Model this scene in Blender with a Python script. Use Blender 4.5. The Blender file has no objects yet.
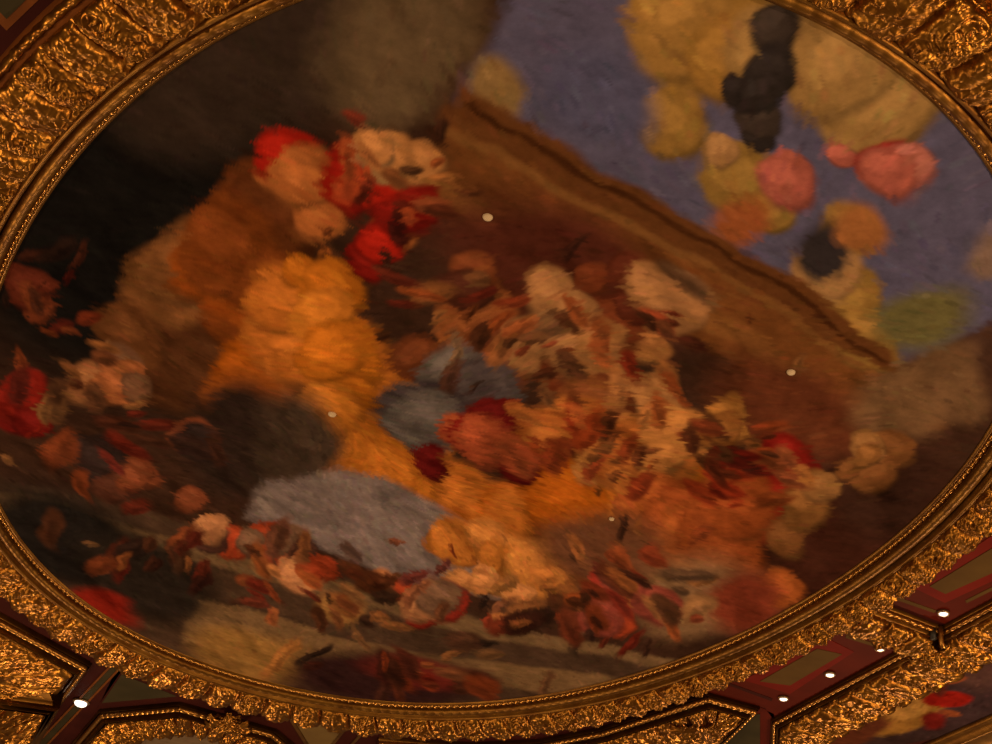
import bpy, math, random
import numpy as np

# ------------------------------------------------------------------ camera, light, exposure
C = bpy.context.scene.collection
scene = bpy.context.scene
F_PX, EL, ROLL = 1400.0, math.radians(33.616), math.radians(-9.551)
EYE = np.array([0.0, 0.0, 1.6])
ZC = 6.05                                   # height of the painted ceiling plane
_fwd = np.array([0, math.cos(EL), math.sin(EL)])
_dn = np.array([0, math.sin(EL), -math.cos(EL)])
_rt = np.array([1.0, 0, 0])
CR = math.cos(ROLL) * _rt + math.sin(ROLL) * _dn
CD = -math.sin(ROLL) * _rt + math.cos(ROLL) * _dn
cam_d = bpy.data.cameras.new('camera')
cam_d.sensor_fit = 'HORIZONTAL'; cam_d.sensor_width = 36.0
cam_d.lens = 36.0 * F_PX / 992.0
cam_d.clip_end = 200
cam = bpy.data.objects.new('camera', cam_d); C.objects.link(cam)
from mathutils import Matrix, Vector
m3 = Matrix(((CR[0], -CD[0], -_fwd[0]), (CR[1], -CD[1], -_fwd[1]), (CR[2], -CD[2], -_fwd[2])))
cam.matrix_world = Matrix.Translation(EYE) @ m3.to_4x4()
scene.camera = cam

scene.view_settings.view_transform = 'Standard'
scene.view_settings.look = 'None'
scene.view_settings.gamma = 1.0
scene.view_settings.use_curve_mapping = False
scene.view_settings.exposure = 0.0

w = bpy.data.worlds.new('hall_light'); scene.world = w; w.use_nodes = True
wn = w.node_tree.nodes; wl = w.node_tree.links
bg = wn['Background']; bg.inputs['Strength'].default_value = 0.10
bg.inputs['Color'].default_value = (1.0, 0.60, 0.32, 1)

def area_light(name, loc, target, size, energy, col=(1.0, 0.66, 0.36)):
    d = bpy.data.lights.new(name, 'AREA'); d.shape = 'DISK'; d.size = size; d.energy = energy; d.color = col
    o = bpy.data.objects.new(name, d); C.objects.link(o); o.location = loc
    v = Vector(target) - Vector(loc)
    o.rotation_euler = v.to_track_quat('-Z', 'Y').to_euler()
    return o
# unseen area lights added low around the hall to light ceiling and gilding
for lx, ly, e in ((-7.0, 3.0, 170), (-6.5, 9.5, 140), (-4, 15.5, 140), (6.5, 2.5, 280), (7.0, 9.0, 160), (5.0, 15.5, 150),
                  (1.0, -2.5, 280)):
    area_light('added_uplight', (lx, ly, 0.9), (lx * 0.35, 8 + (ly - 8) * 0.45, ZC), 0.22, e)

# ------------------------------------------------------------------ helpers
rng = np.random.default_rng(7)
random.seed(7)

def G(px, py, drop=0.0):
    """point of the ceiling plane (lowered by drop) that stands at this place of the view"""
    d = CR * (px - 496) + CD * (py - 372) + _fwd * F_PX
    t = (ZC - drop - EYE[2]) / d[2]
    return (EYE + d * t)[:2]

def mesh(name, V, Fq, m=None, parent=None, smooth=True):
    me = bpy.data.meshes.new(name)
    V = np.asarray(V, dtype=np.float32)
    if isinstance(Fq, np.ndarray):
        n, k = Fq.shape
        me.vertices.add(len(V)); me.vertices.foreach_set('co', V.ravel())
        me.loops.add(n * k); me.loops.foreach_set('vertex_index', Fq.astype(np.int32).ravel())
        me.polygons.add(n); me.polygons.foreach_set('loop_start', np.arange(0, n * k, k, dtype=np.int32))
        me.polygons.foreach_set('loop_total', np.full(n, k, dtype=np.int32))
        me.update(calc_edges=True); me.validate()
    else:
        me.from_pydata([tuple(map(float, v)) for v in V], [], Fq)
    if smooth:
        me.polygons.foreach_set('use_smooth', np.ones(len(me.polygons), dtype=bool))
    if m: me.materials.append(m)
    o = bpy.data.objects.new(name, me); C.objects.link(o)
    if parent is not None:
        o.parent = parent; o.matrix_parent_inverse = Matrix.Translation(-Vector(parent.location))
    return o

def thing(name, label, cat, loc, group=None):
    o = bpy.data.objects.new(name, None); C.objects.link(o)
    o.location = loc; o.empty_display_size = 0.2
    o['label'] = label; o['category'] = cat
    if group: o['group'] = group
    return o

def tag(o, label, cat, group=None):
    o['label'] = label; o['category'] = cat
    if group: o['group'] = group
    return o

def grid_faces(n, m, closed=False):
    i = np.arange(n if closed else n - 1)[:, None]; j = np.arange(m - 1)[None, :]
    i2 = (i + 1) % n
    return np.stack([i * m + j, i * m + j + 1, i2 * m + j + 1, i2 * m + j], -1).reshape(-1, 4)

def lin(c):
    c = np.asarray(c, float) / 255.0
    return np.where(c <= 0.04045, c / 12.92, ((c + 0.055) / 1.055) ** 2.4)

# ------------------------------------------------------------------ materials
def mat(name, col, rough=0.6, metal=0.0, bump=None, vary=None, emit=None, spec=0.3):
    m = bpy.data.materials.new(name); m.use_nodes = True
    nt = m.node_tree; b = nt.nodes['Principled BSDF']
    b.inputs['Roughness'].default_value = rough; b.inputs['Metallic'].default_value = metal
    b.inputs['Specular IOR Level'].default_value = spec
    b.inputs['Base Color'].default_value = (*col, 1)
    tc = nt.nodes.new('ShaderNodeTexCoord')
    if vary:
        sc, c2 = vary
        n = nt.nodes.new('ShaderNodeTexNoise'); n.inputs['Scale'].default_value = sc; n.inputs['Detail'].default_value = 5
        r = nt.nodes.new('ShaderNodeValToRGB'); r.color_ramp.elements[0].position = 0.35; r.color_ramp.elements[1].position = 0.68
        r.color_ramp.elements[0].color = (*c2, 1); r.color_ramp.elements[1].color = (*col, 1)
        nt.links.new(tc.outputs['Object'], n.inputs['Vector']); nt.links.new(n.outputs['Fac'], r.inputs['Fac'])
        nt.links.new(r.outputs['Color'], b.inputs['Base Color'])
    if bump:
        sc, st, dist = bump
        n = nt.nodes.new('ShaderNodeTexNoise'); n.inputs['Scale'].default_value = sc; n.inputs['Detail'].default_value = 4
        bp = nt.nodes.new('ShaderNodeBump'); bp.inputs['Strength'].default_value = st; bp.inputs['Distance'].default_value = dist
        nt.links.new(tc.outputs['Object'], n.inputs['Vector']); nt.links.new(n.outputs['Fac'], bp.inputs['Height'])
        nt.links.new(bp.outputs['Normal'], b.inputs['Normal'])
    if emit:
        b.inputs['Emission Color'].default_value = (*emit[0], 1); b.inputs['Emission Strength'].default_value = emit[1]
    return m

GOLD = mat('carved_gilding', (0.37, 0.165, 0.024), 0.33, 0.92, bump=(45, 0.22, 0.008), vary=(9, (0.22, 0.082, 0.011)))
GOLD2 = mat('smooth_gilding', (0.24, 0.112, 0.017), 0.42, 0.85, bump=(30, 0.25, 0.006), vary=(6, (0.14, 0.055, 0.008)))
BEADG = mat('bead_gilding', (0.45, 0.21, 0.045), 0.28, 0.92)
RED = mat('dark_red_paint', (0.092, 0.010, 0.005), 0.5, vary=(3, (0.070, 0.008, 0.004)), spec=0.02)
BRIGHT = mat('bright_red_paint', (0.150, 0.011, 0.006), 0.5, vary=(4, (0.12, 0.008, 0.005)), spec=0.02)
MAROON = mat('maroon_paint', (0.046, 0.009, 0.007), 0.55, vary=(3, (0.034, 0.007, 0.006)), spec=0.02)
OLIVE = mat('olive_paint', (0.10, 0.055, 0.016), 0.6, vary=(4, (0.085, 0.045, 0.014)), spec=0.02)
GREEN = mat('grey_green_paint', (0.046, 0.036, 0.018), 0.6, vary=(4, (0.036, 0.029, 0.015)), spec=0.02)
TAN = mat('tan_paint', (0.16, 0.10, 0.035), 0.6, vary=(4, (0.13, 0.08, 0.03)), spec=0.02)
WOODB = mat('brown_painted_wood', (0.18, 0.055, 0.012), 0.5, vary=(8, (0.13, 0.04, 0.01)), spec=0.02)
DARK = mat('dark_iron', (0.02, 0.016, 0.012), 0.5)
CREAM = mat('cream_plaster', (0.55, 0.42, 0.27), 0.5)
LAMPM = mat('lamp_glass', (0.9, 0.85, 0.7), 0.3, emit=((1.0, 0.84, 0.72), 2.2))
RIM = mat('lamp_rim', (0.35, 0.25, 0.14), 0.35, 0.8)

# painted canvas: pigment colour attribute, broken up by fine brush marks
CANVAS = bpy.data.materials.new('painted_canvas'); CANVAS.use_nodes = True
nt = CANVAS.node_tree; b = nt.nodes['Principled BSDF']
b.inputs['Roughness'].default_value = 0.75; b.inputs['Specular IOR Level'].default_value = 0.0
at = nt.nodes.new('ShaderNodeAttribute'); at.attribute_name = 'pigment'
tc = nt.nodes.new('ShaderNodeTexCoord'); nz = nt.nodes.new('ShaderNodeTexNoise')
nz.inputs['Scale'].default_value = 9; nz.inputs['Detail'].default_value = 6; nz.inputs['Roughness'].default_value = 0.65
mr = nt.nodes.new('ShaderNodeMapRange'); mr.inputs['From Min'].default_value = 0.3; mr.inputs['From Max'].default_value = 0.7
mr.inputs['To Min'].default_value = 0.8; mr.inputs['To Max'].default_value = 1.2
mx = nt.nodes.new('ShaderNodeVectorMath'); mx.operation = 'SCALE'
nt.links.new(tc.outputs['Object'], nz.inputs['Vector']); nt.links.new(nz.outputs['Fac'], mr.inputs['Value'])
nt.links.new(at.outputs['Color'], mx.inputs[0]); nt.links.new(mr.outputs['Result'], mx.inputs['Scale'])
nt.links.new(mx.outputs['Vector'], b.inputs['Base Color'])

# ------------------------------------------------------------------ the oval
OC = np.array([-0.35733, 8.05929]); OA, OB, OT = 4.49971, 2.90780, math.radians(108.454)
OCO = np.array([0.001, -0.0032, -0.0024, 0.0028, 0.0003, -0.0008, 0.0053, -0.0117, -0.0033])
def oval(ph):
    k = OCO[0] + sum(OCO[2*n-1]*np.cos(n*ph) + OCO[2*n]*np.sin(n*ph) for n in range(1, 5))
    u, v = OA * (1 + k) * np.cos(ph), OB * (1 + k) * np.sin(ph)
    return np.stack([OC[0] + u*math.cos(OT) - v*math.sin(OT), OC[1] + u*math.sin(OT) + v*math.cos(OT)], -1)
_t = np.linspace(0, 2*np.pi, 8001)
_p = oval(_t); _s = np.r_[0, np.cumsum(np.hypot(*np.diff(_p, axis=0).T))]
OLEN = _s[-1]
def oval_at(s):
    ph = np.interp(s % OLEN, _s, _t)
    p = oval(ph); e = 1e-3
    d = oval(ph + e) - oval(ph - e); d /= np.hypot(d[:, 0], d[:, 1])[:, None]
    return p, np.stack([d[:, 1], -d[:, 0]], -1)          # point and outward normal (curve runs counter-clockwise)
def s_of_phi(deg): return float(np.interp(math.radians(deg) % (2*np.pi), _t, _s))

# ------------------------------------------------------------------ carving relief
def vnoise(x, y, seed):
    xi = np.floor(x).astype(np.int64); yi = np.floor(y).astype(np.int64); fx = x - xi; fy = y - yi
    fx = fx*fx*(3-2*fx); fy = fy*fy*(3-2*fy)
    def h(a, b_):
        n = (a * 374761393 + b_ * 668265263 + seed * 1442695041) & 0xffffffff
        n = ((n ^ (n >> 13)) * 1274126177) & 0xffffffff
        return ((n ^ (n >> 16)) & 0xffff) / 65535.0
    return (h(xi, yi)*(1-fx) + h(xi+1, yi)*fx)*(1-fy) + (h(xi, yi+1)*(1-fx) + h(xi+1, yi+1)*fx)*fy

def lumps(x, y, seed, jit=0.9):
    """round bosses of foliage: 1 at each boss centre, 0 between them"""
    xi = np.floor(x).astype(np.int64); yi = np.floor(y).astype(np.int64); best = np.full(x.shape, 9.0); amp = np.zeros(x.shape)
    def h(a, b_, k):
        n = (a * 374761393 + b_ * 668265263 + (seed + k) * 974634177) & 0xffffffff
        n = ((n ^ (n >> 13)) * 1274126177) & 0xffffffff
        return ((n ^ (n >> 16)) & 0xffff) / 65535.0
    for dx in (-1, 0, 1):
        for dy in (-1, 0, 1):
            a, b_ = xi+dx, yi+dy
            d = np.hypot(x - a - 0.5 - (h(a, b_, 1)-0.5)*jit, y - b_ - 0.5 - (h(a, b_, 2)-0.5)*jit)
            sel = d < best
            amp = np.where(sel, 0.45 + 0.55*h(a, b_, 3), amp); best = np.where(sel, d, best)
    return np.clip(1 - (best/0.62)**2, 0, 1) * amp

def acanthus(s, v, T=0.24, wid=0.55, seed=1):
    """height (m) of carved acanthus tongues alternating with scrolled flowers; s along, v 0..1 across"""
    s = s + 0.012*(vnoise(s*9, v*4, seed) - 0.5)
    i = np.floor(s / T); x = s / T - i - 0.5; even = (i % 2 == 0)
    y = v - 0.5
    # tongue leaf
    wv = 0.46 * np.clip(np.sin(np.pi*np.clip(0.10 + 0.9*v, 0, 1)), 0.02, 1)**0.55
    q = np.abs(x) / wv
    body = np.sqrt(np.clip(1 - q*q, 0, 1))
    lobes = 0.5 + 0.5*np.cos(2*np.pi*(v*5.5 - q*0.9))
    rib = np.exp(-(x/0.035)**2)
    leaf = 0.026*body + 0.012*body*lobes*q + 0.010*rib
    # flower between two scrolls
    r = np.hypot(x*T, y*wid)
    a = np.arctan2(y*wid, x*T)
    fl = np.exp(-(r/0.075)**2) * (0.024 + 0.014*np.cos(6*a + 14*r/0.1)) + 0.018*np.exp(-(r/0.022)**2)
    sc = 0
    for yy in (-0.30, 0.30):
        r2 = np.hypot(x*T, (y-yy)*wid); a2 = np.arctan2((y-yy)*wid, x*T)
        sc = sc + np.exp(-(r2/0.07)**2)*(0.022 + 0.016*np.cos(2*np.pi*r2/0.042 - a2*np.sign(yy)))
    flow = fl + sc
    seam = -0.045*np.exp(-((np.abs(x)-0.5)/0.045)**2)
    edge = np.clip(np.minimum(v, 1-v)/0.10, 0, 1)
    hgt = np.where(even, leaf, flow) + seam
    hgt = hgt + 0.015*lumps(s/0.044, v*wid/0.042, seed+5) + 0.009*lumps(s/0.023, v*wid/0.023, seed+9)
    return hgt * edge

def leaf_small(s, v, T=0.09, wid=0.1, seed=3):
    x = (s / T) % 1 - 0.5
    return 0.014*np.clip(np.cos(np.pi*x), 0, 1)**0.6*np.sin(np.pi*np.clip(v, 0, 1)) + 0.010*lumps(s/0.03, v*wid/0.03, seed)*np.sin(np.pi*np.clip(v, 0, 1))

def dense(prof, n):
    prof = np.asarray(prof, float); L = np.r_[0, np.cumsum(np.hypot(*np.diff(prof, axis=0).T))]
    t = np.linspace(0, L[-1], n)
    return np.stack([np.interp(t, L, prof[:, 0]), np.interp(t, L, prof[:, 1])], -1), t / L[-1]

def prof_normals(pr):
    d = np.gradient(pr, axis=0); d /= np.hypot(d[:, 0], d[:, 1])[:, None] + 1e-9
    return np.stack([-d[:, 1], d[:, 0]], -1)              # (o, drop) normal, pointing to drop > 0 for a profile running outward

def oval_sweep(name, prof, m, parent, ds=0.03, relief=None, n=None, s0=None, s1=None, base=0.0):
    """sweep a profile [(offset outward, drop below the ceiling)] around the oval"""
    closed = s0 is None
    if closed: s0, s1 = 0.0, OLEN
    ns = max(8, int((s1 - s0)/ds))
    s = s0 + (s1 - s0)*(np.arange(ns)/ns if closed else np.linspace(0, 1, ns))
    p, nn = oval_at(s)
    pr, v = dense(prof, n) if n else (np.asarray(prof, float), None)
    o = np.broadcast_to(pr[:, 0], (ns, len(pr))).copy(); z = np.broadcast_to(pr[:, 1], (ns, len(pr))).copy()
    if relief is not None:
        S, Vv = np.meshgrid(s, v, indexing='ij'); h = relief(S, Vv); pn = prof_normals(pr)
        o += h*pn[:, 0]; z += h*pn[:, 1]
    V = np.empty((ns, len(pr), 3))
    V[..., :2] = p[:, None] + nn[:, None]*o[..., None]; V[..., 2] = ZC - base - z
    return mesh(name, V.reshape(-1, 3), grid_faces(ns, len(pr), closed), m, parent)

def path_sweep(name, pts, prof, m, parent, side=1, ds=0.02, relief=None, n=None, cap=True):
    """sweep a profile along straight runs with mitred corners; offsets grow to the given side of the path"""
    pts = [np.asarray(q, float) for q in pts]
    nrm = []
    for a, c in zip(pts[:-1], pts[1:]):
        d = (c - a)/np.hypot(*(c - a)); nrm.append(side*np.array([-d[1], d[0]]))
    mit = [nrm[0]]
    for k in range(1, len(nrm)):
        mm = nrm[k-1] + nrm[k]; mit.append(mm / (mm @ nrm[k]))
    mit.append(nrm[-1])
    pr, v = dense(prof, n) if n else (np.asarray(prof, float), None)
    rows = []; s_acc = 0.0
    for k in range(len(nrm)):
        L = np.hypot(*(pts[k+1] - pts[k])); cnt = max(2, int(L/ds)) if relief is not None else 2
        t = np.linspace(0, 1, cnt); o = np.broadcast_to(pr[:, 0], (cnt, len(pr))).copy(); z = np.broadcast_to(pr[:, 1], (cnt, len(pr))).copy()
        if relief is not None:
            S, Vv = np.meshgrid(s_acc + t*L, v, indexing='ij'); h = relief(S, Vv); pn = prof_normals(pr)
            o += h*pn[:, 0]; z += h*pn[:, 1]
        A = pts[k][None, None] + mit[k][None, None]*o[..., None]; B = pts[k+1][None, None] + mit[k+1][None, None]*o[..., None]
        P = A*(1 - t)[:, None, None] + B*t[:, None, None]
        rows.append(np.concatenate([P, (ZC - z)[..., None]], -1)); s_acc += L
    V = np.concatenate(rows, 0); Fq = grid_faces(V.shape[0], V.shape[1])
    return mesh(name, V.reshape(-1, 3), Fq, m, parent, smooth=relief is not None)

def board(name, pts, m, parent=None, drop=0.004, thick=0.02):
    """flat painted board on the ceiling, its face lying at drop below the ceiling plane"""
    pts = [np.asarray(q, float) for q in pts]; k = len(pts)
    area = sum(pts[i][0]*pts[(i+1) % k][1] - pts[(i+1) % k][0]*pts[i][1] for i in range(k))
    if area < 0: pts = pts[::-1]
    V = [(q[0], q[1], ZC - drop) for q in pts] + [(q[0], q[1], ZC - drop + thick) for q in pts]
    Fs = [list(range(k))[::-1], list(range(k, 2*k))] + [[i, (i+1) % k, k + (i+1) % k, k + i] for i in range(k)]
    return mesh(name, V, Fs, m, parent, smooth=False)

def boardpx(name, px, m, parent=None, drop=0.004, thick=0.02):
    return board(name, [G(x, y, drop) for x, y in px], m, parent, drop, thick)

def ball_row(pts3, r, seg=10, rings=6):
    th = np.linspace(0, np.pi, rings+1); ph = np.arange(seg)/seg*2*np.pi
    u = np.stack([np.sin(th)[:, None]*np.cos(ph), np.sin(th)[:, None]*np.sin(ph), np.cos(th)[:, None]*np.ones(seg)], -1).reshape(-1, 3)*r
    f = []
    for i in range(rings):
        for j in range(seg): f.append((i*seg+j, i*seg+(j+1) % seg, (i+1)*seg+(j+1) % seg, (i+1)*seg+j))
    f = np.array(f); n = len(u)
    V = (np.asarray(pts3)[:, None] + u[None]).reshape(-1, 3)
    Fq = (f[None] + (np.arange(len(pts3))*n)[:, None, None]).reshape(-1, 4)
    return V, Fq

# ------------------------------------------------------------------ setting: the ceiling board
cv = [(-14, -6), (14, -6), (14, 30), (-14, 30)]
ceil = board('ceiling', cv, MAROON, None, drop=-0.012, thick=0.15); ceil['kind'] = 'structure'

# ------------------------------------------------------------------ the oval canvas
def sm(a, b_, x):
    t = np.clip((x - a)/(b_ - a), 0, 1); return t*t*(3 - 2*t)
def fbm(x, y, seed):
    return sum(vnoise(x*2**k, y*2**k, seed+k)*0.5**k for k in range(4))/1.875 - 0.5

def to_px(P, drop=0.0):
    D = np.concatenate([P, np.full((*P.shape[:-1], 1), ZC - drop)], -1) - EYE
    d = D @ _fwd
    return np.stack([496 + F_PX*(D @ CR)/d, 372 + F_PX*(D @ CD)/d], -1)

class Pigment:
    """flat colour fields, laid one over another with ragged brushed edges, in the canvas's own metres"""
    def __init__(s, P, base, amp=0.14):
        s.P = P
        s.w = P + amp*np.stack([fbm(P[..., 0]*1.6, P[..., 1]*1.6, 11), fbm(P[..., 0]*1.6, P[..., 1]*1.6, 29)], -1)*2
        s.c = np.broadcast_to(lin(base), P.shape[:-1] + (3,)).copy()
    def lay(s, al, col):
        s.c = s.c*(1 - al[..., None]) + lin(col)*al[..., None]
    def ell(s, px, py, rx, ry, ang, col, soft=0.35):
        a = math.radians(ang); c0 = G(px, py)
        e1 = G(px + rx*math.cos(a), py + rx*math.sin(a)) - c0; e2 = G(px - ry*math.sin(a), py + ry*math.cos(a)) - c0
        M = np.linalg.inv(np.stack([e1, e2], 1))
        d = (s.w - c0) @ M.T
        s.lay(sm(1 + soft, 1 - soft, np.hypot(d[..., 0], d[..., 1])), col)
    def poly(s, px, col, soft=0.06):
        Q = np.array([G(*q) for q in px]); x, y = s.w[..., 0], s.w[..., 1]
        ins = np.zeros(x.shape, bool); dist = np.full(x.shape, 1e9); k = len(Q)
        for i in range(k):
            a, b_ = Q[i], Q[(i+1) % k]; e = b_ - a
            t = np.clip(((x - a[0])*e[0] + (y - a[1])*e[1])/(e @ e), 0, 1)
            dist = np.minimum(dist, np.hypot(x - a[0] - t*e[0], y - a[1] - t*e[1]))
            cr = (a[1] > y) != (b_[1] > y)
            with np.errstate(divide='ignore', invalid='ignore'):
                xi = a[0] + (y - a[1])/(b_[1] - a[1] + 1e-12)*e[0]
            ins ^= cr & (x < xi)
        s.lay(sm(-soft, soft, np.where(ins, dist, -dist)), col)
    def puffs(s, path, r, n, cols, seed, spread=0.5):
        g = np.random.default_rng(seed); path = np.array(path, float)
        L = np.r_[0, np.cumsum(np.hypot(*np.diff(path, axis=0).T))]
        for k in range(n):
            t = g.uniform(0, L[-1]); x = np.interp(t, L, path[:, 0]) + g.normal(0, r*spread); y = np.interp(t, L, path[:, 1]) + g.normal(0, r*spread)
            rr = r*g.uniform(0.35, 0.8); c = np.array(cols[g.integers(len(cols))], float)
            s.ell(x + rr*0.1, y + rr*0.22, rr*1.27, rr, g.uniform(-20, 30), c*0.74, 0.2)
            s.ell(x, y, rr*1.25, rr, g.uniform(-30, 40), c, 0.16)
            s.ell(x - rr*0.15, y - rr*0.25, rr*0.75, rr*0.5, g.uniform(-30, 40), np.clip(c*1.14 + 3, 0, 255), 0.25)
    def folds(s, seed, amp=0.3):
        x = s.P[..., 0] + 0.5*fbm(s.P[..., 0]*1.3, s.P[..., 1]*1.3, seed); y = s.P[..., 1] + 0.5*fbm(s.P[..., 0]*1.3, s.P[..., 1]*1.3, seed+20)
        f = 0
        for k, (c, sn) in enumerate(((0.8, 0.6), (0.3, 0.95))):
            u, v = x*c + y*sn, -x*sn + y*c
            f = f + 1 - 5*np.abs(fbm(u*1.1, v*4.2, seed+40+9*k))
        k = amp*(0.3 + 1.4*np.clip(fbm(x*0.8, y*0.8, seed+80) + 0.5, 0, 1))
        s.c = s.c*np.clip(1 + k*f, 0.35, 1.9)[..., None]
    def patches(s, zones, n, seed):
        g = np.random.default_rng(seed)
        pal = [(150, 84, 36), (112, 24, 12), (84, 38, 16), (44, 22, 13), (128, 80, 40), (62, 30, 16), (32, 19, 13), (136, 54, 20), (96, 24, 12), (70, 28, 14)]
        for k in range(n):
            x, y, rx, ry = zones[g.integers(len(zones))]
            r = g.uniform(7, 22); c = np.array(pal[g.integers(len(pal))], float)
            px, py = x + g.normal(0, rx*0.6), y + g.normal(0, ry*0.6); q = g.uniform(0.3, 0.6)
            a = 40 + 70*math.sin(px*0.021 + 1.3) + 50*math.cos(py*0.027) + g.normal(0, 14)
            i = np.argmin(np.abs(s.P - G(px, py)).sum(-1)); loc = s.c.reshape(-1, 3)[i]
            loc = 255*np.where(loc < 0.0031, loc*12.92, 1.055*loc**(1/2.4) - 0.055)
            c = c*0.55 + loc*0.45*g.uniform(0.7, 1.25)
            s.ell(px, py, r, r*q, a, c, 0.3)
            s.ell(px - 0.15*r, py - 0.2*r*q, r*0.6, r*q*0.35, a + 8, np.clip(c*1.15, 0, 255), 0.6)
            s.ell(px + 0.1*r, py + 0.4*r*q, r*0.8, r*q*0.4, a - 8, c*0.8, 0.7)
    def dabs(s, n, seed, size=0.05, var=0.22):
        g = np.random.default_rng(seed); flat = s.P.reshape(-1, 2); col = s.c.reshape(-1, 3)
        idx = g.integers(len(flat), size=n)
        cell = {}
        key = np.floor(flat/0.12).astype(int)
        order = np.lexsort((key[:, 1], key[:, 0])); ks = key[order]
        cut = np.flatnonzero(np.any(np.diff(ks, axis=0) != 0, axis=1)) + 1
        for grp in np.split(order, cut): cell[tuple(key[grp[0]])] = grp
        src = col.copy()
        for i in idx:
            p = flat[i]; k0 = np.floor(p/0.12).astype(int)
            near = [cell[(k0[0]+a, k0[1]+b_)] for a in (-1, 0, 1) for b_ in (-1, 0, 1) if (k0[0]+a, k0[1]+b_) in cell]
            near = np.concatenate(near); d = flat[near] - p
            ang = 6.0*fbm(p[None, 0]*0.5, p[None, 1]*0.5, 77)[0] + 0.5; ca, sa = math.cos(ang), math.sin(ang)
            L = size*g.uniform(0.6, 2.0); W = size*g.uniform(0.25, 0.6)
            q = np.hypot((d[:, 0]*ca + d[:, 1]*sa)/L, (-d[:, 0]*sa + d[:, 1]*ca)/W)
            al = sm(1.1, 0.7, q)[:, None]*0.75
            c = src[i]*(1 + g.normal(0, var)); c = np.clip(c*(1 + g.normal(0, 0.05, 3)), 0.001, 0.9)
            col[near] = col[near]*(1 - al) + c*al
        s.c = col.reshape(s.c.shape)

PIGMENT_GAIN = np.array([0.92, 1.12, 1.62])
NR, NA = 270, 1250
rr = (np.linspace(0, 1, NR))**0.85
ph = np.arange(NA)/NA*2*np.pi
edge = oval(ph); dE = oval(ph + 1e-3) - oval(ph - 1e-3); dE /= np.hypot(*dE.T)[:, None]
edge = edge + 0.02*np.stack([dE[:, 1], -dE[:, 0]], -1)
CP = OC + (edge[None] - OC)*rr[:, None, None]
pg = Pigment(CP, (52, 30, 18))
E = pg.ell
# --- generic allegory-free stand-in: sky, clouds and warm fields of colour
E(110, 230, 190, 170, 0, (19, 15, 11)); E(250, 70, 160, 80, -25, (46, 32, 22)); E(400, 50, 95, 60, -40, (84, 62, 38))
# brown slanting field
pg.poly([(440, 110), (500, 120), (905, 358), (940, 420), (830, 420), (690, 350), (560, 290), (430, 190)], (98, 54, 22))
pg.poly([(470, 118), (520, 128), (890, 350), (860, 352), (480, 138)], (78, 40, 18), 0.04)
pg.poly([(440, 170), (700, 310), (820, 380), (812, 394), (690, 330), (436, 190)], (112, 66, 28), 0.04)
E(560, 275, 120, 62, 28, (66, 28, 16)); E(790, 410, 90, 40, 20, (84, 40, 20)); E(930, 350, 60, 60, -40, (58, 36, 24))
E(905, 400, 60, 35, -30, (98, 66, 38)); E(960, 380, 30, 40, -30, (92, 62, 36))
E(850, 540, 110, 60, -30, (56, 26, 15)); E(890, 490, 60, 50, -35, (48, 26, 16))
# great warm cloud and the warm masses on it
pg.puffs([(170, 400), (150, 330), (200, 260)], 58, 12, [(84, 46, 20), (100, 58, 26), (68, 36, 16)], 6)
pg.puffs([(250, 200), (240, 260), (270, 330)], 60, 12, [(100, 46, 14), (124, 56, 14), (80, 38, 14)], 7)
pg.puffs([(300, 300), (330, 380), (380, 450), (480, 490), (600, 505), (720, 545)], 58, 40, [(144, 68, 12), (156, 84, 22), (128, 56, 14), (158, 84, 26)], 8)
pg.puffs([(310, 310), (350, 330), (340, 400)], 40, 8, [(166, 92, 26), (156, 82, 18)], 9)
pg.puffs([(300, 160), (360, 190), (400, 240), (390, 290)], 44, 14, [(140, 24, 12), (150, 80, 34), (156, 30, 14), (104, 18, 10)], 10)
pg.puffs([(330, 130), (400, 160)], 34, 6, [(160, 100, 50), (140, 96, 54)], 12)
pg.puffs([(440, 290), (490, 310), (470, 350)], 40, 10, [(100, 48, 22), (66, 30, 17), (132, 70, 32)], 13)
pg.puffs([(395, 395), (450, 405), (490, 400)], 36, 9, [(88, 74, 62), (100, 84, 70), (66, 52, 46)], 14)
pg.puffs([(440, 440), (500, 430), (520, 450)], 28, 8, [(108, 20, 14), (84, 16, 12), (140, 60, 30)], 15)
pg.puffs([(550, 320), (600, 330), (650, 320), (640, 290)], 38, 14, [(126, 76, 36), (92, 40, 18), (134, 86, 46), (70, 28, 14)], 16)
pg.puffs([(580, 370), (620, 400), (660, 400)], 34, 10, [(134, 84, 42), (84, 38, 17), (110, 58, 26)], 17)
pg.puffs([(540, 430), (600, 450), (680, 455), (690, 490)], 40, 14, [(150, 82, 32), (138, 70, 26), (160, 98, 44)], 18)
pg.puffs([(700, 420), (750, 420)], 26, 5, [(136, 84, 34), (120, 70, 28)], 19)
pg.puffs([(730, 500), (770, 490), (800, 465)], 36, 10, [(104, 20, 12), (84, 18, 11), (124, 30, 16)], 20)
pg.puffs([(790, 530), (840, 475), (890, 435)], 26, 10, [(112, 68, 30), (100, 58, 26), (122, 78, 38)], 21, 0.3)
pg.puffs([(630, 500), (700, 530), (760, 560)], 40, 12, [(140, 68, 26), (128, 58, 22)], 22, 0.35)
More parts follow.
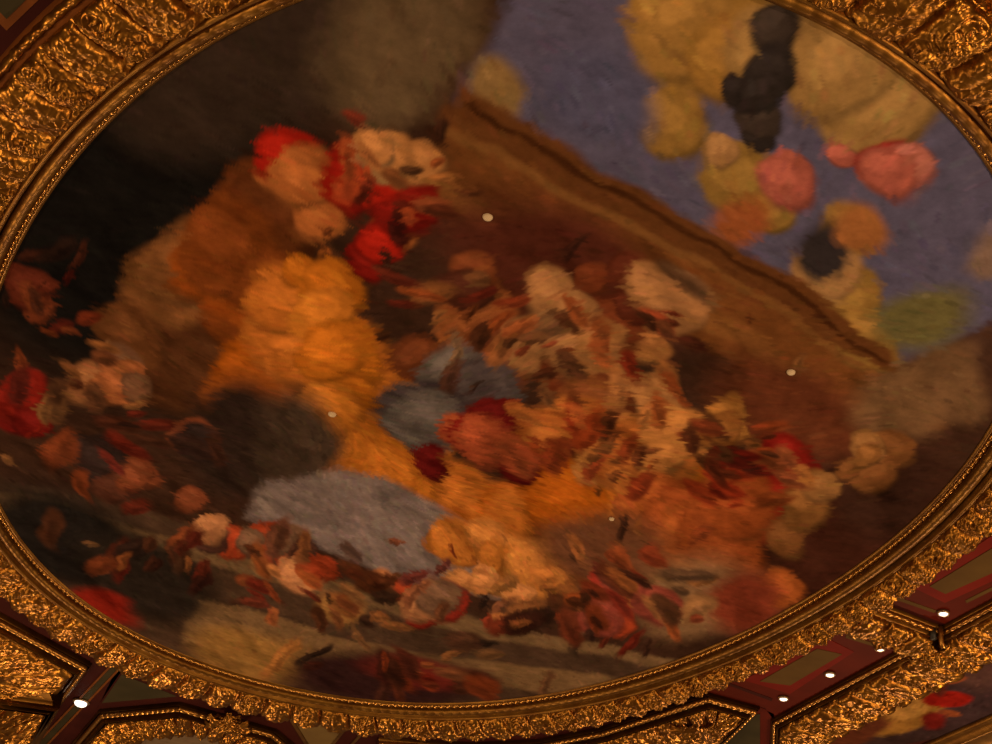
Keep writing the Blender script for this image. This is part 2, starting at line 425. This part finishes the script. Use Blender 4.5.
# lower sky and the fields below
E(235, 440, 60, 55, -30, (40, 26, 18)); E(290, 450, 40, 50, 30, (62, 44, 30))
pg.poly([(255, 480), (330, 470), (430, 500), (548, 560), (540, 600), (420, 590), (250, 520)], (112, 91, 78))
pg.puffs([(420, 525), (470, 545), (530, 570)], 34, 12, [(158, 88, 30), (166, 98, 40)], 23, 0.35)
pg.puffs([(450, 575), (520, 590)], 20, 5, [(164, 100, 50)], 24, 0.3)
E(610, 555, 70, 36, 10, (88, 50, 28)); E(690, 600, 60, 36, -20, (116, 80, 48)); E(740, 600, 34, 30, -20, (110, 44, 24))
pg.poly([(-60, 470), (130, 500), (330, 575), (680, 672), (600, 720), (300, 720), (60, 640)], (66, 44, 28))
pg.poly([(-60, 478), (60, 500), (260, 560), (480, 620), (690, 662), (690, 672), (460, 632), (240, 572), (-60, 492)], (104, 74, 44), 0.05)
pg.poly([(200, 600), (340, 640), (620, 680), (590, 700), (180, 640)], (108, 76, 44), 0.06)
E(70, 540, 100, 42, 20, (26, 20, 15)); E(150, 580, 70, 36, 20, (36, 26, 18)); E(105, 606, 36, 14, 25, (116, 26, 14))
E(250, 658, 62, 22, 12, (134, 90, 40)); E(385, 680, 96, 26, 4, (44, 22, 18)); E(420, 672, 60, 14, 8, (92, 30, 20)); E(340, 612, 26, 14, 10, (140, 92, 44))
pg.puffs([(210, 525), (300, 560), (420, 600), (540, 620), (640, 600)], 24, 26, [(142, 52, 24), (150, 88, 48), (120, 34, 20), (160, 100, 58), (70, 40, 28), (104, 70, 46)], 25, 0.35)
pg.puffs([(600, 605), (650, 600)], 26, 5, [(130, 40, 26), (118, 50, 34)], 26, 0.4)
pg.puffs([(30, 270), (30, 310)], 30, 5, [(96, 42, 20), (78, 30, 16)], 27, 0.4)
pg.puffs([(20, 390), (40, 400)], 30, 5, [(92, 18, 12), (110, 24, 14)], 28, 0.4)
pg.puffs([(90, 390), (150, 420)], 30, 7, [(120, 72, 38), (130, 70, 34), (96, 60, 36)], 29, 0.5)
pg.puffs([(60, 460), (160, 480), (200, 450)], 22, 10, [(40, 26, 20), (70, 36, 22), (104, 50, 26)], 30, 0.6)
pg.patches([(400, 200, 60, 70), (470, 330, 70, 60), (600, 360, 90, 60), (620, 440, 90, 40), (740, 470, 50, 40)], 150, 50)
pg.patches([(100, 450, 90, 50), (150, 560, 120, 40), (330, 590, 110, 40), (520, 620, 90, 30), (640, 600, 60, 40), (420, 670, 110, 22), (60, 330, 50, 80)], 190, 51)
pg.folds(3, 0.30)
pg.poly([(455, 105), (540, -40), (1040, -60), (1060, 300), (895, 362)], (84, 74, 86))
pg.puffs([(600, 20), (690, 20), (760, 50)], 60, 7, [(142, 98, 40), (150, 104, 46)], 1)
pg.puffs([(690, 110), (740, 150), (800, 210), (850, 280), (905, 300)], 46, 12, [(140, 98, 42), (132, 94, 40), (156, 108, 60)], 2)
pg.puffs([(800, 40), (870, 60), (910, 90)], 55, 10, [(144, 98, 40), (148, 106, 54)], 3)
E(495, 92, 28, 30, 0, (132, 96, 52)); E(982, 248, 26, 24, 0, (122, 92, 72)); E(935, 315, 45, 30, -20, (98, 84, 44))
E(600, 95, 60, 45, 20, (80, 73, 88)); E(930, 215, 40, 40, 10, (84, 74, 86)); E(700, 235, 25, 25, 0, (86, 76, 86))
pg.puffs([(760, 40), (780, 90), (770, 120)], 34, 6, [(44, 34, 28), (58, 44, 34)], 4, 0.3)
pg.puffs([(770, 160), (850, 175), (930, 175)], 34, 10, [(156, 78, 58), (128, 40, 30), (166, 92, 72)], 5, 0.3)
E(815, 250, 26, 34, 0, (48, 38, 34)); E(730, 215, 32, 26, -40, (140, 72, 34)); E(850, 225, 30, 20, 10, (150, 88, 42))
pg.poly([(458, 92), (530, 122), (905, 348), (896, 372), (500, 158), (446, 118)], (94, 52, 22), 0.03)
pg.poly([(462, 104), (530, 134), (896, 358), (892, 362), (526, 140), (458, 109)], (64, 32, 12), 0.015)
pg.poly([(446, 124), (510, 152), (880, 368), (876, 374), (504, 160), (442, 132)], (118, 72, 32), 0.02)
pg.dabs(16000, 5, 0.034, 0.13)
V = np.concatenate([CP, np.full((NR, NA, 1), ZC)], -1)
V = V[1:]; pc = pg.c[1:]
Vf = np.concatenate([V.reshape(-1, 3), [[OC[0], OC[1], ZC]]])
fq = grid_faces(NA, NR-1, True)                     # indices for an (angle, radius) layout
Vt = np.concatenate([V.transpose(1, 0, 2).reshape(-1, 3), [[OC[0], OC[1], ZC]]])
pt = np.concatenate([pc.transpose(1, 0, 2).reshape(-1, 3), pg.c[0, :1]])
ctr = len(Vt) - 1
tri = [(i*(NR-1), ((i+1) % NA)*(NR-1), ctr) for i in range(NA)]
canvas = mesh('ceiling_painting', Vt, [tuple(map(int, q)) for q in fq] + tri, CANVAS)
att = canvas.data.color_attributes.new('pigment', 'FLOAT_COLOR', 'POINT')
att.data.foreach_set('color', np.concatenate([np.clip(pt*PIGMENT_GAIN, 0, 1), np.ones((len(pt), 1))], 1).astype(np.float32).ravel())
tag(canvas, 'huge oval ceiling painting of blue sky and warm clouds filling the gilded oval frame', 'painting')

# ------------------------------------------------------------------ the oval frame
fr = thing('oval_frame', 'massive gilded oval frame with beading and carved foliage around the huge oval painting', 'frame', (OC[0], OC[1], ZC))
_wp = np.array([0, 15, 25, 40, 90, 130, 180, 205, 240, 255, 270, 290, 305, 320, 336, 360], float)
_wk = np.array([1.15, 1.3, 1.2, 1.0, 1.0, 1.0, 1.0, 0.95, 0.64, 0.54, 0.50, 0.54, 0.78, 0.95, 1.05, 1.15])
def frame_width(s):
    return np.interp(np.degrees(np.interp(s % OLEN, _s, _t)), _wp, _wk)
O0 = 0.155
oval_sweep('sight_fillet', [(-0.004, -0.004), (0.0, 0.010), (0.014, 0.016), (0.020, 0.016), (0.020, 0.008), (0.046, 0.010)], GOLD2, fr)
bead = [(0.033 - 0.017*math.cos(a), 0.010 + 0.027*math.sin(a)) for a in np.linspace(0, math.pi, 9)]
NB = int(OLEN/0.062)
oval_sweep('bead_moulding', bead, BEADG, fr, ds=OLEN/(NB*12) + 1e-9, n=10,
           relief=lambda s, v: -0.012*(1 - np.abs(np.sin(np.pi*s*NB/OLEN))**0.6))
tor = [(0.046, 0.005)] + [(0.080 - 0.034*math.cos(a), 0.045 + 0.036*math.sin(a)) for a in np.linspace(0, math.pi, 13)]
oval_sweep('leaf_torus', tor, GOLD2, fr, ds=0.010, n=20,
           relief=lambda s, v: 0.004*np.sin(np.pi*v)*(np.abs(np.sin(np.pi*(s/0.085 + 0.5*v)))**0.7))
oval_sweep('lip_fillet', [(0.110, 0.02), (0.122, 0.030), (0.124, 0.094), (0.130, 0.106), (0.138, 0.110), (0.152, 0.106), (0.158, 0.09)], GOLD2, fr)
FP = [(0.15, 0.085), (0.162, 0.100), (0.22, 0.128), (0.34, 0.148), (0.43, 0.150), (0.485, 0.138), (0.50, 0.115)]
def frame_sweep(name, prof, m, ds=0.03, relief=None, n=None):
    ns = int(OLEN/ds); s = OLEN*np.arange(ns)/ns; p, nn = oval_at(s); wk = frame_width(s)
    pr, v = dense(prof, n) if n else (np.asarray(prof, float), None)
    o = O0 + (pr[None, :, 0] - O0)*wk[:, None]; z = np.broadcast_to(pr[:, 1], (ns, len(pr))).copy()
    if relief is not None:
        S, Vv = np.meshgrid(s, v, indexing='ij'); h = relief(S, Vv); pn = prof_normals(pr)
        o = o + h*pn[:, 0]; z = z + h*pn[:, 1]
    V = np.empty((ns, len(pr), 3)); V[..., :2] = p[:, None] + nn[:, None]*o[..., None]; V[..., 2] = ZC - z
    return mesh(name, V.reshape(-1, 3), grid_faces(ns, len(pr), True), m, fr)
frame_sweep('carved_frieze', FP, GOLD, ds=0.0085, n=46, relief=lambda s, v: acanthus(s, v, OLEN/100, 0.37, 1))
frame_sweep('outer_groove', [(0.49, 0.10), (0.502, 0.085), (0.522, 0.083)], WOODB)
frame_sweep('outer_leaf_moulding', [(0.515, 0.078), (0.525, 0.092), (0.542, 0.090), (0.556, 0.066), (0.558, 0.05)], GOLD, ds=0.012, n=12,
            relief=lambda s, v: leaf_small(s, v))
frame_sweep('outer_edge', [(0.553, 0.055), (0.562, 0.045), (0.566, -0.011)], WOODB)

# ------------------------------------------------------------------ neighbouring gilded frames
def gp(px, drop=0.0): return [G(x, y, drop) for x, y in px]

def carved_frame(name, label, px, carve_w, carve_z=(0.085, 0.11, 0.10), mould=1.0, seed=2, T=0.22, side=1, group=None, inner=False):
    pts = gp(px)
    t = thing(name, label, 'frame', (pts[len(pts)//2][0], pts[len(pts)//2][1], ZC), group)
    k = mould
    path_sweep('edge_fillet', pts, [(0, -0.011), (0.0, 0.014*k), (0.006, 0.020*k), (0.016*k, 0.022*k), (0.018*k, 0.014*k)], GOLD2, t, side)
    eg = [(0.018*k, 0.012)] + [(0.036*k - 0.018*k*math.cos(a), 0.034*k + 0.018*k*math.sin(a)) for a in np.linspace(0, math.pi*0.9, 9)]
    path_sweep('egg_moulding', pts, eg, BEADG, t, side, ds=0.008, n=12,
               relief=lambda s, v: 0.010*np.sin(np.pi*v)*np.abs(np.sin(np.pi*s/0.07))**0.6 - 0.003)
    path_sweep('inner_fillet', pts, [(0.05*k, 0.02*k), (0.056*k, 0.05*k), (0.06*k, 0.074*k), (0.068*k, 0.080*k), (0.085*k, 0.080*k), (0.09*k, 0.06*k)], GOLD2, t, side)
    o0 = 0.085*k; z = carve_z
    pr = [(o0, z[0]-0.035), (o0 + 0.02, z[0]), (o0 + carve_w*0.5, z[1]), (o0 + carve_w*0.93, z[2]), (o0 + carve_w, z[2]-0.04), (o0 + carve_w + 0.004, -0.011)]
    path_sweep('carved_band', pts, pr, GOLD, t, side, ds=0.010, n=46, relief=lambda s, v: acanthus(s, v, T, carve_w, seed))
    return t

# long frame with the corner painting, bottom right
A1 = (771, 719.5); A2 = (1080, 552.5)
cf = carved_frame('rectangular_frame', 'gilded frame with carved band running below the two red panels around the corner painting', [(768, 790), A1, A2], 0.40, mould=0.85, seed=4)
q = gp([(880, 764), (1040, 694)])
path_sweep('far_moulding', q, [(0, -0.011), (0, 0.02), (0.02, 0.03), (0.05, 0.05), (0.06, 0.085), (0.08, 0.09), (0.09, 0.08), (0.2, 0.10), (0.35, 0.11)], GOLD2, cf, 1)
# cross strap between the two red panels
carved_frame('carved_strap', 'short carved gilded strap crossing between the two red panels, bead moulded on one side', [(873, 601), (939, 626)], 0.28, mould=0.85, seed=6)
# angled frame hugging the oval at the bottom
carved_frame('angled_frame', 'angled gilded frame pressed against underside of the oval, pointing at the red band',
             [(379, 738), (470, 743.5), (540, 740), (600, 728), (707, 692.5), (760, 707), (722, 745), (690, 775)], 0.5, mould=1.2, seed=8)
carved_frame('octagonal_frame', 'gilded octagonal frame with bright bead moulding beside the glowing white globe lamp',
             [(50, 768), (99, 710), (179, 702.5), (276, 730), (330, 775)], 0.42, mould=1.35, seed=10)
lf = carved_frame('stepped_frame', 'large stepped gilded frame with two carved tiers at the far left edge',
             [(-70, 575), (92, 664), (62, 703), (20, 760)], 0.60, carve_z=(0.14, 0.20, 0.22), mould=1.5, seed=12)
q = gp([(-70, 690), (60, 707), (30, 760)], 0.25)
path_sweep('tier_moulding', q, [(0, 0.10), (0, 0.27), (0.03, 0.29), (0.05, 0.27), (0.06, 0.31), (0.10, 0.32), (0.11, 0.29)], GOLD2, lf, 1)
path_sweep('carved_tier', q, [(0.10, 0.26), (0.12, 0.30), (0.3, 0.36), (0.5, 0.38), (0.55, 0.3)], GOLD, lf, 1, ds=0.01, n=40, relief=lambda s, v: acanthus(s, v, 0.22, 0.45, 14))

path_sweep('tier_soffit', [q[0], q[0]*0.06 + q[1]*0.94], [(-0.16, 0.185), (-0.02, 0.215), (0.004, 0.25)], GOLD2, lf, 1)

# ------------------------------------------------------------------ painted panels
def line_px(x0, y0, x1, y1, wpx):
    dx, dy = x1-x0, y1-y0; L = math.hypot(dx, dy); nx, ny = -dy/L*wpx/2, dx/L*wpx/2
    return [(x0+nx, y0+ny), (x1+nx, y1+ny), (x1-nx, y1-ny), (x0-nx, y0-ny)]

def panel(name, label, field, m, parts, cat='panel', group=None):
    pts = gp(field); c = np.mean(pts, 0)
    t = thing(name, label, cat, (c[0], c[1], ZC), group)
    boardpx('field', field, m, t, drop=-0.006, thick=0.012)
    for k, (nm, px, mm, dr) in enumerate(parts): boardpx(nm, px, mm, t, drop=dr, thick=0.012)
    return t
panel('red_panel', 'dark red painted panel with olive centre at the right edge above single lamp',
      [(850, 604), (873, 596), (945, 624), (1080, 552), (1080, 430), (960, 540)], RED,
      [('red_border', [(914, 588), (945, 603), (1060, 550), (1060, 490)], BRIGHT, -0.002), ('olive_centre', [(929.7, 586.5), (945.5, 594), (1060, 543), (1060, 507)], OLIVE, 0.002),
       ('olive_stripe', [(897, 597), (937, 611), (934, 613), (895, 599.5)], OLIVE, -0.002), ('olive_stripe', line_px(966, 602, 1050, 560, 3.0), OLIVE, -0.002)])
panel('red_panel', 'dark red painted panel with olive centre beside the row of three lamps',
      [(690, 690), (765, 708), (775, 722), (905, 655), (832, 622), (780, 640)], RED,
      [('red_border', [(743, 680), (826, 638), (854, 652), (790, 694)], BRIGHT, -0.002), ('olive_centre', [(760, 681.5), (817, 649), (842, 654.5), (790, 685.5)], OLIVE, 0.002),
       ('olive_stripe', line_px(846, 636.5, 884, 648, 3.0), OLIVE, -0.002), ('olive_stripe', line_px(728, 684, 772, 700, 2.6), MAROON, -0.002)])
panel('painted_band', 'narrow dark red painted band with brown centre between the angled and corner frames',
      [(757, 706), (774, 714), (774, 780), (690, 780)], RED, [('brown_centre', [(742, 717), (760, 714), (760, 775), (708, 775)], GREEN, -0.002)], 'band')
def bl(x0, y0=675.3, y1=762): return [(x0, y0), (x0 - 0.951*(y1 - y0), y1)]
def strip(a, b_, y0=668, y1=762):
    f = lambda x, y: x - 0.951*(y - 675.3)
    return [(f(a, y0), y0), (f(b_, y0), y0), (f(b_, y1), y1), (f(a, y1), y1)]
panel('painted_band', 'maroon painted band with olive stripe and gold lines carrying the glowing white globe lamp',
      [(93, 658), (121, 672), (60, 762), (14, 762)], MAROON,
      [('olive_stripe', strip(103.5, 111.5), GREEN, -0.002), ('gold_line', strip(100.6, 103.2), WOODB, 0.003), ('gold_line', strip(112, 114.6), WOODB, 0.003)], 'band')
panel('triangular_panel', 'small triangular grey-green panel in a red edge tucked under the oval frame',
      [(117, 668), (196, 700), (97, 709)], MAROON, [('green_centre', [(121.5, 674.5), (177, 696.5), (102, 703)], GREEN, -0.002)])
panel('tapered_panel', 'tapered olive-tan panel between gold lines at bottom centre beneath the oval frame',
      [(270, 716), (380, 726), (372, 765), (318, 765)], MAROON,
      [('olive_centre', [(295, 722), (343, 727), (322, 765), (316, 765)], TAN, -0.002), ('gold_line', line_px(291, 720, 318, 763, 3.0), GOLD2, 0.006),
       ('gold_line', line_px(347, 727, 318, 763, 2.4), GOLD2, 0.006), ('gold_line', line_px(361, 735, 335, 763, 2.4), GOLD2, 0.006)])
panel('green_panel', 'dark green panel with brown border in the top left corner outside the oval',
      [(-60, -36), (6.5, 30.6), (80, -40), (10, -100)], WOODB, [('green_centre', [(-60, -50), (6.5, 19), (66, -40), (10, -86)], GREEN, -0.001)])

# ------------------------------------------------------------------ corner painting and the small canvas
def flat_painting(name, label, px, fn, nx=120, ny=80):
    Q = np.array(gp(px, -0.008)); u, v = np.meshgrid(np.linspace(0, 1, nx), np.linspace(0, 1, ny), indexing='ij')
    P = ((1-u)*(1-v))[..., None]*Q[0] + (u*(1-v))[..., None]*Q[1] + (u*v)[..., None]*Q[2] + ((1-u)*v)[..., None]*Q[3]
    k = Pigment(P, (48, 30, 24), 0.10); fn(k)
    o = mesh(name, np.concatenate([P, np.full((nx, ny, 1), ZC + 0.008)], -1).reshape(-1, 3), grid_faces(nx, ny)[:, ::-1].copy(), CANVAS)
    a = o.data.color_attributes.new('pigment', 'FLOAT_COLOR', 'POINT')
    a.data.foreach_set('color', np.concatenate([np.clip(k.c.reshape(-1, 3)*PIGMENT_GAIN, 0, 1), np.ones((nx*ny, 1))], 1).astype(np.float32).ravel())
    tag(o, label, 'painting')
def f_corner(k):
    k.ell(960, 690, 70, 34, -25, (56, 36, 32)); k.ell(985, 670, 30, 20, -20, (72, 44, 34))
    k.ell(900, 715, 42, 17, -18, (128, 82, 30), 0.15); k.ell(905, 712, 22, 8, -15, (144, 96, 40), 0.2)
    k.ell(850, 735, 36, 14, -20, (78, 36, 18), 0.2); k.ell(945, 702, 26, 7, -6, (124, 22, 12), 0.15); k.ell(955, 683, 14, 4, -10, (116, 54, 26), 0.2)
    k.ell(940, 688, 10, 12, 0, (76, 28, 18), 0.2); k.ell(958, 668, 24, 4, -35, (84, 18, 14), 0.2); k.ell(946, 715, 10, 3, 10, (112, 52, 24), 0.2); k.ell(930, 722, 14, 8, 0, (96, 22, 14), 0.3)
    k.folds(9, 0.25); k.dabs(900, 8, 0.03, 0.2)
flat_painting('ceiling_painting', 'dark painting with tan and red patches in the bottom right corner frame', [(760, 770), (840, 706), (1060, 600), (1040, 720)], f_corner)
def f_small(k):
    k.ell(170, 742, 60, 12, 0, (112, 84, 54), 0.3); k.dabs(200, 4, 0.03, 0.15)
flat_painting('ceiling_painting', 'pale grey-brown painted field just showing inside octagonal frame at bottom left', [(110, 775), (120, 735), (250, 735), (260, 775)], f_small, 50, 30)

# ------------------------------------------------------------------ carved bosses, clip, lamps, caps
def boss(name, label, x, y, drop, r, seed, nleaf=7, cat='ornament'):
    c = G(x, y, drop); t = thing(name, label, cat, (c[0], c[1], ZC - drop))
    th, ph2 = np.meshgrid(np.linspace(0, np.pi*0.62, 26), np.arange(48)/48*2*np.pi, indexing='ij')
    rad = r*(0.55 + 0.10*np.cos(8*ph2)*np.sin(th)) + 0.25*r*lumps(ph2*3, th*4, seed)*np.sin(th)**0.5
    V = np.stack([c[0] + rad*np.sin(th)*np.cos(ph2), c[1] + rad*np.sin(th)*np.sin(ph2), ZC - drop - 0.75*rad*np.cos(th)], -1)
    f = grid_faces(48, 26, True)
    mesh('core', V.transpose(1, 0, 2).reshape(-1, 3), f, GOLD, t)
    for k in range(nleaf):
        a = 2*math.pi*k/nleaf + seed
        u, v = np.meshgrid(np.linspace(0, 1, 14), np.linspace(-1, 1, 11), indexing='ij')
        wd = 0.30*r*np.sin(np.pi*np.clip(0.12 + 0.86*u, 0, 1))**0.7*(1 + 0.18*np.cos(u*22))
        L = r*(0.35 + 0.85*u); lift = r*(0.35*np.sin(np.pi*u*0.9) + 0.10*(1 - v*v)) + 0.05*r*np.cos(6*v)
        X = c[0] + L*math.cos(a) - wd*v*math.sin(a); Y = c[1] + L*math.sin(a) + wd*v*math.cos(a)
        o = mesh('leaf', np.stack([X, Y, ZC - drop - lift + 0.02], -1).reshape(-1, 3), grid_faces(14, 11), GOLD, t)
        sd = o.modifiers.new('thickness', 'SOLIDIFY'); sd.thickness = 0.012
    return t
boss('carved_boss', 'carved gilded foliage boss wedged between the octagonal frame and the oval frame', 229, 722, 0.10, 0.20, 3)
boss('carved_boss', 'carved gilded foliage boss where the carved strap meets the corner frame', 935, 654, 0.10, 0.17, 5)
boss('shell_ornament', 'carved gilded shell ornament outside the oval in the top right corner', 963, 16, 0.06, 0.19, 9, 9)
boss('shell_ornament', 'small carved gilded foliage ornament cut by the top right frame edge', 990, 45, 0.05, 0.15, 12, 8)

def tube_obj(name, path, r, m, parent, seg=10):
    path = [np.asarray(q, float) for q in path]; rows = []
    for i, q in enumerate(path):
        d = path[min(i+1, len(path)-1)] - path[max(i-1, 0)]; d /= np.linalg.norm(d)
        a = np.cross(d, [0.3, 0.9, 0.2]); a /= np.linalg.norm(a); b_ = np.cross(d, a)
        rows.append([q + r*(math.cos(t)*a + math.sin(t)*b_) for t in np.arange(seg)/seg*2*math.pi])
    V = np.array(rows).reshape(-1, 3); n = len(path)
    Fs = [[i*seg+j, i*seg+(j+1) % seg, (i+1)*seg+(j+1) % seg, (i+1)*seg+j] for i in range(n-1) for j in range(seg)]
    Fs += [list(range(seg))[::-1], [(n-1)*seg+j for j in range(seg)]]
    return mesh(name, V, Fs, m, parent)
c = G(941, 634, 0.06)
ct = thing('metal_clip', 'small brass clip standing at the corner below the single lamp', 'clip', (c[0], c[1], ZC))
tube_obj('pin', [(c[0], c[1], ZC), (c[0], c[1]+0.01, ZC-0.06), (c[0]+0.01, c[1]+0.02, ZC-0.12), (c[0]+0.03, c[1]+0.03, ZC-0.15)], 0.018, BEADG, ct)
tube_obj('socket', [(c[0]-0.05, c[1]+0.02, ZC), (c[0]-0.05, c[1]+0.02, ZC-0.10)], 0.022, DARK, ct)

def lamp(label, x, y, r, globe=False, group=None):
    dr = 0.03; c = G(x, y, dr)
    t = thing('ceiling_lamp', label, 'lamp', (c[0], c[1], ZC), group)
    a = np.arange(28)/28*2*np.pi
    prof = [(r*1.0, -0.006), (r*1.35, 0.0), (r*1.38, 0.012), (r*1.2, 0.02), (r*1.0, 0.016)]
    V = np.array([[(c[0] + q*math.cos(k), c[1] + q*math.sin(k), ZC - z) for q, z in prof] for k in a])
    mesh('rim', V.reshape(-1, 3), grid_faces(28, 5, True), RIM, t)
    h = r*0.55 if globe else r*0.45
    th = np.linspace(0, np.pi, 12)
    V = np.array([[(c[0] + r*math.sin(q)*math.cos(k), c[1] + r*math.sin(q)*math.sin(k), ZC - 0.004 - h*0.6 - h*math.cos(q)) for q in th] for k in a])
    mesh('bulb', V.reshape(-1, 3), grid_faces(28, 12, True), LAMPM, t)
    return t
G3 = 'lamps along the lower edge of the red panel'
lamp('glowing white globe lamp on the maroon band at the lower left', 80.5, 704, 0.062, True)
lamp('glowing lamp alone beside the brass clip under the right red panel', 943.5, 616, 0.031)
lamp('glowing lamp on the red panel nearest the carved strap, rightmost of the row of three', 880, 651, 0.031, group=G3)
lamp('glowing lamp in the middle of the row of three on the red panel', 830, 677, 0.031, group=G3)
lamp('glowing lamp nearest the frame corner, leftmost of the row of three on the red panel', 783.5, 701, 0.031, group=G3)

def cap(label, x, y, r):
    c = G(x, y, 0.008); a = np.arange(20)/20*2*np.pi
    prof = [(0.001, 0.016), (r*0.5, 0.015), (r*0.85, 0.011), (r, 0.004), (r, -0.002)]
    V = np.array([[(c[0] + q*math.cos(k), c[1] + q*math.sin(k), ZC - z) for q, z in prof] for k in a])
    o = mesh('fixing_cap', V.reshape(-1, 3), grid_faces(20, 5, True)[:, ::-1].copy(), CREAM)
    tag(o, label, 'fixing', 'pale fixing caps dotted over the oval canvas')
cap('biggest pale round fixing cap, on the slanting brown field of the oval painting', 487.5, 218, 0.026)
cap('pale round fixing cap on the oval painting at right below the slanting brown field', 791, 373, 0.024)
cap('pale round fixing cap at the left edge of the orange cloud in the oval painting', 332, 415, 0.026)
cap('tiny pale fixing cap low on the orange cloud in the oval painting', 611.5, 519.5, 0.018)
